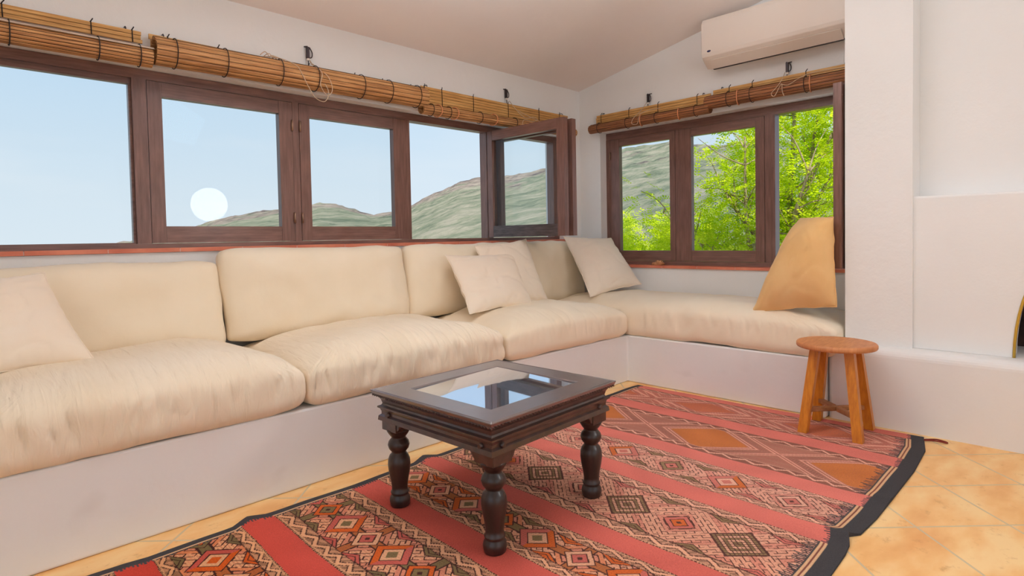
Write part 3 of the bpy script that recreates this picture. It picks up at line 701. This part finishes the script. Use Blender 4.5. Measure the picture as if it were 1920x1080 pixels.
def bar(p, q, hw, hh):
    bm = bmesh.new(); p = Vector(p); q = Vector(q); d = (q - p).normalized(); s = d.cross(Vector((0, 0, 1))).normalized() * hw; u = Vector((0, 0, hh)); V_ = []
    for c in (p, q): V_.append([bm.verts.new(c + a * s + b_ * u) for a, b_ in ((-1, -1), (1, -1), (1, 1), (-1, 1))])
    for i in range(4): j = (i + 1) % 4; bm.faces.new((V_[0][i], V_[0][j], V_[1][j], V_[1][i]))
    bm.faces.new(V_[0][::-1]); bm.faces.new(V_[1]); bmesh.ops.recalc_face_normals(bm, faces=bm.faces); return bev(bm, .002, 1)
sc_ = .90
obj('stretcher', bar((-.112 * sc_, .107 * sc_, .112), (.112 * sc_, -.107 * sc_, .112), .013, .011), M['stool_bar'], st)
obj('stretcher', bar((-.110 * sc_, -.112 * sc_, .112), (-.014, -.014, .112), .013, .011), M['stool_bar'], st)
obj('stretcher', bar((.014, .014, .112), (.110 * sc_, .110 * sc_, .112), .013, .011), M['stool_bar'], st)

# ------------------------------------------------------------------ rug
def lin(c): c = np.array(c, float) / 255; return np.where(c <= .04045, c / 12.92, ((c + .055) / 1.055) ** 2.4)
def build_rug():
    X0, X1, Y0, Y1 = -.02, 3.36, .54, 2.165
    nx, ny = 1240, 600
    xs = np.linspace(X0, X1, nx + 1); ys = np.linspace(Y0, Y1, ny + 1)
    GX, GY = np.meshgrid(xs, ys)
    rng = np.random.RandomState(4)
    def smooth1(n_, k_, seed):
        r = np.random.RandomState(seed).randn(n_ // k_ + 4); return np.interp(np.arange(n_) / k_, np.arange(len(r)), r)
    # pattern space: gentle wander of the woven bands
    U = GX + .006 * np.sin(GY * 4.3 + GX * 2) + .003 * np.sin(GY * 11 + 1.0)
    S = GY + .006 * np.sin(GX * 6)
    fade = np.clip((U - .5) / 1.8, 0, 1)[..., None]  # the rug's own fading plus glare put into the colour, paler with rising x
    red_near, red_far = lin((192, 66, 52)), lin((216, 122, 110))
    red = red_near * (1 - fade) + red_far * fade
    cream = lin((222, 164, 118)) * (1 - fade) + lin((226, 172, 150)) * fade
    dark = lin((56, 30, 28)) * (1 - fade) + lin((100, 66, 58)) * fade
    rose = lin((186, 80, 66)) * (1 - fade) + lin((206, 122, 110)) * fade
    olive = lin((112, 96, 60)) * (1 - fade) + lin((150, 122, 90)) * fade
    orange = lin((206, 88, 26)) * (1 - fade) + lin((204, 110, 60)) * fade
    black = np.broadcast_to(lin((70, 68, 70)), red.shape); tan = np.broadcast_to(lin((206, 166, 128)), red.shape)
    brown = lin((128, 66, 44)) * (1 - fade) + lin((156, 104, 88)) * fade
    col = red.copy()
    reds = [(.36, .46), (.735, .847), (1.165, 1.285), (1.515, 1.615), (2.0, 2.115), (2.36, 2.47), (2.86, 2.985), (3.29, 3.40)]
    bands = [(-.1, .36, 'cross')] + [(reds[i][1], reds[i + 1][0], t) for i, t in enumerate(('cross', 'lozenge', 'cross2', 'maze', 'mazeg', 'big', 'faded'))]
    for b0, b1, kind in bands:
        w_ = b1 - b0; inb = (U >= b0) & (U < b1)
        d = np.minimum(U - b0, b1 - U)                       # distance to band edge
        left = (U - b0) < (b1 - U)
        bw = .058 if w_ > .28 else .045
        if kind == 'faded': bw = .04
        # ---- interior motif
        mid = (b0 + b1) / 2; a = U - mid; per = {'cross': .34, 'lozenge': .30, 'cross2': .36, 'maze': .42, 'mazeg': .5, 'big': .67, 'faded': .62}[kind]
        ph = {'cross': .1, 'lozenge': .22, 'cross2': .05, 'maze': .17, 'mazeg': .3, 'big': 1.343, 'faded': .35}[kind]
        kq = np.round((S - ph) / per); bb = (S - ph) - kq * per
        c = .0105
        i = np.floor(np.abs(bb) / c + .5).astype(int); j = np.floor(np.abs(a) / c + .5).astype(int); m = i + j
        par = ((kq.astype(int) % 2) == 0)
        fa = (np.abs(bb) / c) % 1; ground = np.where((((U / .005).astype(int)) % 2 == 0)[..., None], cream, rose * .35 + cream * .65)
        it = ground.copy()
        def put(mask, colr): it[mask] = colr[mask]
        K = 8
        if kind == 'big':
            q = np.abs(bb) / .215 + np.abs(a) / .165
            it = brown * .7 + rose * .3
            put(((GX * 260).astype(int) % 2 == 0), brown * .8 + cream * .2)
            og = orange * .55 + lin((196, 132, 66)) * .45
            put(q < .93, og); put((q < .93) & (((q * 16) % 1) < .28), brown * .6 + orange * .4)
            for q0 in (1.0, 1.13, 1.5, 1.62): put(np.abs(q - q0) < .026, cream * .75 + rose * .25)
            put((q > 1.2) & (q < 1.42) & (((q * 30) % 1) < .35), brown * .75 + dark * .2)
        elif kind == 'faded':
            q = np.abs(bb) / .24 + np.abs(a) / .13
            it = brown * .55 + rose * .45; put(((m % 5) == 0), cream * .6 + brown * .4); put(q < .75, orange * .7 + rose * .3); put((q < .75) & ((q * 12 % 1) < .3), brown)
            for q0 in (1.05, 1.5): put(np.abs(q - q0) < .06, cream * .7 + rose * .3)
        else:
            # diagonal meander: pale bands parted by thin dark lines, woven round nested lozenges
            P_ = (np.abs(bb) + np.abs(a)) / 1.4142; Q_ = (np.abs(bb) - np.abs(a)) / 1.4142
            cc_ = .0150 if kind in ('maze', 'mazeg') else .0185
            pi_ = np.floor(P_ / cc_).astype(int); qi_ = np.floor(Q_ / cc_ + 100).astype(int)
            lw = .22
            lp = ((P_ / cc_) % 1 < lw) & ((qi_ + 2 * pi_) % 4 != 0)
            lq = ((Q_ / cc_ + 100) % 1 < lw) & ((pi_ + 2 * qi_) % 4 == 0)
            tint = ((pi_ // 2) % 3 == 1)
            put(tint, rose * .55 + cream * .45)
            if kind in ('cross', 'cross2'): put((pi_ % 6 == 3), orange * .55 + cream * .45); put((qi_ % 8 == 3) & (pi_ > 4), rose)
            put(lp | lq, dark)
            arm = (np.abs(a) < .016) & (P_ < .105) | (np.abs(bb) < .016) & (P_ < .105)
            if kind in ('cross', 'cross2', 'lozenge'):
                put(arm, np.where(par[..., None], olive, orange * .5 + olive * .5))
                put(((np.abs(np.abs(a) - .019) < .003) & (np.abs(bb) > .019) | (np.abs(np.abs(bb) - .019) < .003) & (np.abs(a) > .019)) & (P_ < .105), dark)
            Rr = P_ / .0085
            acc, acc2 = {'maze': (orange, rose), 'mazeg': (rose, olive), 'lozenge': (olive, orange), 'cross': (orange, olive), 'cross2': (olive, orange)}[kind]
            put(Rr < 5.2, dark); put(Rr < 4.7, np.where(par[..., None], acc2, cream)); put((Rr < 3.1), dark); put(Rr < 2.6, np.where(par[..., None], acc, rose)); put(Rr < .9, dark)
            # corner lozenges between the motifs
            b2 = per / 2 - np.abs(bb); P2 = (b2 + np.abs(a)) / 1.4142; R2 = P2 / .0085
            if kind == 'maze':
                g = R2 < 8.5; put(g, dark); Q2 = (b2 - np.abs(a)) / 1.4142
                put(g & (R2 < 8) & ((P2 / .013) % 1 > .25) & (((Q2 / .013) + 50) % 1 > .25), np.where((np.floor(P2 / .013).astype(int) % 2 == 0)[..., None], olive, cream))
            else:
                put(R2 < 7.2, dark); put(R2 < 6.7, np.where(par[..., None], rose, orange)); put(R2 < 4.2, dark); put(R2 < 3.7, cream); put(R2 < 2, acc)
            side = (w_ / 2 - np.abs(a)) + np.abs(np.abs(bb) - per / 4) * .55
            put((side < bw + .030), np.where(par[..., None], olive, orange if kind in ('cross', 'cross2') else rose)); put(np.abs(side - bw - .031) < .0025, dark); put(np.abs(side - bw - .016) < .0022, dark)
        # stitched look
            put((((S / .0052).astype(int) % 2 == 0) & ((U / .0052).astype(int) % 2 == 0) & (m > -1)), (it * .80 + dark * .20))
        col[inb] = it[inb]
        # ---- braided borders
        z = (S / .085 + .25 * np.sin(S * 9 + b0 * 20)) % 1; tri = np.abs(z * 2 - 1); dd = d / bw + .07 * ((S / .0075) % 1 - .5)
        brd = inb & (d < bw)
        wob = .5 + .24 * (tri - .5) * 2
        tw = (((S / .0075) + (U / .0075)) % 1) < .5
        bcol = np.where(tw[..., None], cream * .85 + rose * .15, dark * .7 + olive * .3)
        off2 = np.abs(dd - wob)
        bcol = np.where((off2 < .13)[..., None], cream, bcol); bcol = np.where(((off2 >= .13) & (off2 < .22))[..., None], dark, bcol)
        bcol = np.where((dd < .10)[..., None] & (((S / .006).astype(int) % 2 == 0)[..., None]), dark, bcol)
        bcol = np.where(((dd > .10) & (dd < .2))[..., None], cream * .7 + olive * .3, bcol)
        bcol = np.where((dd > .93)[..., None], dark, bcol)
        if kind in ('big', 'faded'):
            bcol = np.where((off2 < .11)[..., None], cream, brown * .75 + dark * .2); bcol = np.where((dd > .88)[..., None], cream * .5 + brown * .5, bcol)
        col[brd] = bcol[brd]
    # soft blotches of the plain stripes
    bl = .5 + .5 * np.sin(GX * 23 + 3 * np.sin(GY * 7)) * np.sin(GY * 9 + 2 * np.sin(GX * 5))
    col *= (1 - .13 * bl)[..., None]
    # ---- black ends with cream twin lines and comb teeth
    tk = (xs / .0105).astype(int); teeth = (.004 + (.006 + .022 * np.random.RandomState(2).rand(tk.max() + 2)[np.maximum(tk, 0)]) * (np.abs((xs / .0105) % 1 - .5) < .28))[None, :]
    def end(dist, wblk, twin=True):
        blk = dist < wblk; col[blk] = black[blk] * .9
        inred = np.zeros_like(blk)
        for r0, r1 in reds: inred |= (U > r0) & (U < r1)
        ln = (dist >= wblk) & (dist < wblk + (.020 if twin else .010)) & ~inred
        col[ln] = tan[ln]
        if twin:
            l2 = (dist >= wblk + .008) & (dist < wblk + .012) & ~inred; col[l2] = lin((120, 70, 60))
        t0 = wblk + (.020 if twin else .010)
        tt = (dist >= t0) & (dist < t0 + teeth * (1.6 if twin else .4)) & ~inred; col[tt] = black[tt]
        tr_ = (dist >= wblk) & (dist < wblk + teeth * .7) & inred; col[tr_] = black[tr_]
    end(GY - Y0, .056); end(Y1 - GY, .030, False)
    # ---- outline wander and relief
    ex = np.interp(xs, [0, 1.0, 1.83, 1.97, 2.04, 2.10, 2.14, 2.30, 2.49, 2.86, 3.16, 3.36], [0, .0, .0, .003, .010, .030, .004, -.006, -.008, -.010, .004, .045])
    fx = np.interp(xs, [0, .40, .46, .72, .78, .84, 1.2, 1.5, 1.57, 1.63, 2.2, 3.3, 3.36], [-.01, -.02, -.03, -.030, .0, -.016, -.022, -.012, .012, -.015, .0, .005, 0])
    tY = (GY - Y0) / (Y1 - Y0)
    VY = GY + ex[None, :] * (1 - tY) ** 3 + fx[None, :] * tY ** 4
    VX = GX + (-.035) * tY ** 1.0 * np.clip((GX - 2.9) / .46, 0, 1)
    endw = np.exp(-((GY - Y0) / .10) ** 2); endl = np.exp(-((Y1 - GY) / .08) ** 2)
    Z = .007 + .0014 * np.sin(GX * 17 + 2 * np.sin(GY * 3)) * np.sin(GY * 5 + 1) + endw * (.016 * np.exp(-((GX - 2.08) / .035) ** 2) + .007 * np.exp(-((GX - 2.48) / .04) ** 2)) + endl * (.010 * np.exp(-((GX - 1.57) / .05) ** 2) + .008 * np.exp(-((GX - .78) / .05) ** 2))
    Z = np.maximum(Z, .0045)
    co = np.stack([VX, VY, Z], -1).reshape(-1, 3)
    me = bpy.data.meshes.new('kilim_rug'); nv = co.shape[0]
    I, J = np.meshgrid(np.arange(nx), np.arange(ny)); a_ = (J * (nx + 1) + I).ravel()
    faces = np.stack([a_, a_ + 1, a_ + nx + 2, a_ + nx + 1], -1).astype(np.int32); nf = faces.shape[0]
    # skirt down to the floor
    per_ = list(range(0, nx + 1)) + [(nx + 1) * r + nx for r in range(1, ny + 1)] + [(nx + 1) * ny + c_ for c_ in range(nx - 1, -1, -1)] + [(nx + 1) * r for r in range(ny - 1, 0, -1)]
    low = co[per_].copy(); low[:, 2] = .0005; sk = []
    npn = len(per_)
    for q in range(npn): q2 = (q + 1) % npn; sk.append((per_[q2], per_[q], nv + q, nv + q2))
    allv = np.concatenate([co, low]); allf = np.concatenate([faces, np.array(sk, np.int32)])
    me.vertices.add(len(allv)); me.vertices.foreach_set('co', allv.astype(np.float32).ravel())
    me.loops.add(allf.size); me.loops.foreach_set('vertex_index', allf.ravel())
    me.polygons.add(len(allf)); me.polygons.foreach_set('loop_start', np.arange(0, allf.size, 4, dtype=np.int32)); me.polygons.foreach_set('loop_total', np.full(len(allf), 4, np.int32))
    me.update(calc_edges=True)
    at_ = me.color_attributes.new('weave', 'FLOAT_COLOR', 'POINT')
    c4 = np.ones((len(allv), 4), np.float32); c4[:nv, :3] = col.reshape(-1, 3); c4[nv:, :3] = c4[per_, :3]
    at_.data.foreach_set('color', c4.ravel()); me.materials.append(M['rug'])
    o = bpy.data.objects.new('kilim_rug', me); C.objects.link(o)
    tag(o, 'red striped flat-woven rug with geometric bands and black ends on the tiled floor', 'rug')
    bm = bmesh.new(); tube(bm, smoothcurve([(3.315, .575, .008), (3.345, .535, .010), (3.35, .50, .006), (3.335, .492, .006), (3.32, .53, .010), (3.305, .575, .008)], 6), .0035, 6)
    obj('corner_tassel', bm, M['yarn'], o)
build_rug()

# ------------------------------------------------------------------ OUTSIDE: hills, tree, bush
SKY = [(5, .14), (16, .143), (23, .1432), (25.4, .143), (27.8, .145), (29.9, .1534), (34.4, .1452), (38, .130), (41, .121), (42.8, .1136), (45.7, .1047), (47.8, .1043), (50.1, .0967), (52.2, .0809), (54.8, .0588), (56.6, .0466), (58.3, .0443), (61.2, .0586), (63.1, .0639), (66.8, .0527), (70.3, .0428), (73.3, .0267), (77.9, .0066), (80, -.002), (86, -.006), (125, -.02)]
def hills():
    az = np.radians(np.linspace(5, 125, 420)); rr = np.concatenate([np.linspace(14, 120, 40)[:-1], np.linspace(120, 520, 90), np.array([540, 580, 650])])
    sa = np.array([s[0] for s in SKY]); sv = np.array([s[1] for s in SKY]); vs_, fs, rk = [], [], []
    for i, a in enumerate(az):
        el = np.interp(math.degrees(a), sa, sv)
        for j, r in enumerate(rr):
            t = min(max((r - 60) / 420, 0), 1); base = 1.0 + (-16 - 0.00 * r) * (1 - t) ** 1.5
            x, y = r * math.cos(a), r * math.sin(a)
            rid = noise.fractal(Vector((x * .012, y * .012, 0)), 1.0, 2.1, 5); small = noise.fractal(Vector((x * .06, y * .06, 4)), .8, 2.2, 4)
            z = base * (1 - t) + t * (1.0 + el * 480 * (t ** .35)) + (rid * 7 * t * (1.15 - t) + small * (.9 + 1.0 * t))
            if t >= 1: z = 1.0 + el * 480 + small * 1.3 - (r - 480) * .35
            vs_.append((x, y, z)); rk.append(min(1, max(0, .05 + .75 * t ** 2 * (1 if 44 < math.degrees(a) < 75 else .55) + .25 * small)))
    W = len(rr)
    for i in range(len(az) - 1):
        for j in range(W - 1): a_ = i * W + j; fs.append((a_, a_ + 1, a_ + W + 1, a_ + W))
    o = obj('hills', (vs_, fs), M['hill'], smooth=True); at_ = o.data.attributes.new('rocky', 'FLOAT', 'POINT'); at_.data.foreach_set('value', rk)
    return tag(o, kind='structure')
hills()

def foliage_mesh(points, rnd, leaf=.032, per_=12, rlen=.20):
    vs_, fs, tone = [], [], []
    for c, base in points:
        c = Vector(c)
        d = Vector((rnd.uniform(-1, 1), rnd.uniform(-1, 1), rnd.uniform(-.55, .7))).normalized(); s = d.cross(Vector((0, 0, 1)))
        if s.length < .1: s = Vector((1, 0, 0))
        s.normalize(); up = s.cross(d).normalized(); roll = rnd.uniform(-.7, .7); s = (s * math.cos(roll) + up * math.sin(roll)).normalized(); nn = s.cross(d)
        t0 = min(1, max(0, base + rnd.uniform(-.25, .25))); L = rlen * rnd.uniform(.7, 1.25)
        for q in range(per_):
            side = -1 if q % 2 else 1; f_ = (q // 2 + 1) / (per_ / 2 + .5); p = c + d * (L * f_) - nn * (.03 * f_ * f_)
            ld = (s * side + d * .55 + nn * rnd.uniform(-.35, .35)).normalized(); lw = ld.cross(nn).normalized()
            l = leaf * rnd.uniform(.8, 1.25); k_ = len(vs_)
            vs_ += [tuple(p), tuple(p + ld * l * .5 + lw * l * .24), tuple(p + ld * l), tuple(p + ld * l * .5 - lw * l * .24)]
            fs.append((k_, k_ + 1, k_ + 2, k_ + 3)); tt = min(1, max(0, t0 + rnd.uniform(-.15, .15))); tone += [tt] * 4
    return vs_, fs, tone
def add_foliage(parent, pts, rnd, **kw):
    v4, f4, tn = foliage_mesh(pts, rnd, **kw); o = obj('foliage', (v4, f4), M['leaf'], parent); a_ = o.data.attributes.new('tone', 'FLOAT', 'POINT'); a_.data.foreach_set('value', tn); return o
def pol(az, r, z): a = math.radians(az); return Vector((r * math.cos(a), r * math.sin(a), z))
def tree():
    rnd = random.Random(11); t = thing('tree', 'large lime green feathery-leaved tree outside the right window', 'tree', tuple(pol(20, 6.6, -3.2)))
    o = t.location.copy(); rel = lambda p: Vector(p) - o
    tr_ = [pol(20, 6.6, -3.2), pol(20.5, 6.5, -1.6), pol(21, 6.5, -.2), pol(20, 6.6, .6)]
    bm = bmesh.new(); tube(bm, [rel(p) for p in smoothcurve(tr_, 6)], [.13 - .07 * q / 18 for q in range(19)], 10); obj('trunk', bm, M['bark'], t)
    pts = []; fork = [pol(21, 6.5, -.2), pol(20.3, 6.55, .3), pol(20, 6.6, .6)]
    ends = [(27.5, 6.2, .75), (25.5, 6.5, 1.55), (23.3, 6.2, 1.95), (21.5, 6.8, 2.3), (19, 6.3, 2.7), (17, 6.6, 2.5), (15, 6.4, 1.9), (30.5, 6.6, 1.25), (18, 6.0, 1.6), (22.3, 6.0, 1.0), (24.5, 5.9, .45), (16, 6.0, .8), (19.5, 5.8, .4), (28.8, 6.8, .25), (13, 6.5, 2.6), (21.5, 5.9, -.2), (25.6, 6.2, -.3)]
    for az_, r, z in ends:
        s = rnd.choice(fork); e_ = pol(az_, r, z); mid = s.lerp(e_, .5) + Vector((rnd.uniform(-.15, .15), rnd.uniform(-.15, .15), rnd.uniform(-.05, .2)))
        path = smoothcurve([s, mid, e_], 6); bm = bmesh.new(); tube(bm, [rel(p) for p in path], [.034 - .026 * q / 12 for q in range(13)], 7)
        br_ = obj('branch', bm, M['bark'], t); bm = bmesh.new()
        for q in range(11):
            b0 = path[rnd.randint(3, 12)]; d = Vector((rnd.uniform(-1, 1), rnd.uniform(-1, 1), rnd.uniform(-.2, 1))).normalized() * rnd.uniform(.25, .6)
            m_ = b0 + d * .5 + Vector((0, 0, rnd.uniform(-.05, .08))); e2 = b0 + d; tube(bm, [rel(p) for p in smoothcurve([b0, m_, e2], 4)], [.010 - .0075 * u / 8 for u in range(9)], 5)
            for w_ in range(12): pts.append((rel(b0.lerp(e2, rnd.uniform(.2, 1.15)) + Vector((rnd.gauss(0, .10), rnd.gauss(0, .10), rnd.gauss(0, .10)))), .55 + .25 * noise.noise(e2 * 1.7)))
        obj('twigs', bm, M['bark'], br_)['kind'] = 'stuff'
        for w_ in range(60): pts.append((rel(path[rnd.randint(6, 12)] + Vector((rnd.gauss(0, .26), rnd.gauss(0, .26), rnd.gauss(0, .24)))), .5 + .3 * noise.noise(e_ * 1.3 + Vector((w_ * .02, 0, 0)))))
    # outer crown mass towards the right of the window
    for q in range(7500):
        az_ = rnd.triangular(12, 27.5, 18.5); z = rnd.uniform(-.3, 2.9); r = rnd.uniform(6.3, 8.6)
        top = np.interp(az_, [12, 17, 21, 24, 26, 29], [3.2, 2.9, 2.6, 2.1, 1.7, 1.3])
        if z > top: continue
        p = pol(az_, r, z)
        if noise.noise(p * 2.0) < -.04: continue
        pts.append((rel(p), .5 + .35 * noise.noise(p * .9)))
    add_foliage(t, pts, rnd, leaf=.036, per_=14, rlen=.20)
tree()
def bush():
    rnd = random.Random(5); t = thing('bush', 'low lime green bush at the lower edge of the right window', 'bush', tuple(pol(32, 7.5, -2.2)))
    o = t.location.copy(); pts = []; bm = bmesh.new()
    for q in range(12):
        e_ = pol(rnd.uniform(28, 36), rnd.uniform(6.8, 8.2), rnd.uniform(.3, .95)); tube(bm, [Vector((0, 0, 0)), (e_ - o) * .5 + Vector((0, 0, .2)), e_ - o], [.03, .018, .006], 6)
    obj('stems', bm, M['bark'], t)
    for q in range(3200):
        az_ = rnd.uniform(25, 38); r = rnd.uniform(6.6, 8.4); top = .98 + .22 * math.sin(az_ * 1.7) + .15 * math.sin(az_ * 4.1); z = top - abs(rnd.gauss(0, .42))
        p = pol(az_, r, z); pts.append((p - o, .55 + .3 * noise.noise(p * 1.1)))
    add_foliage(t, pts, rnd, leaf=.036, per_=14, rlen=.20)
bush()
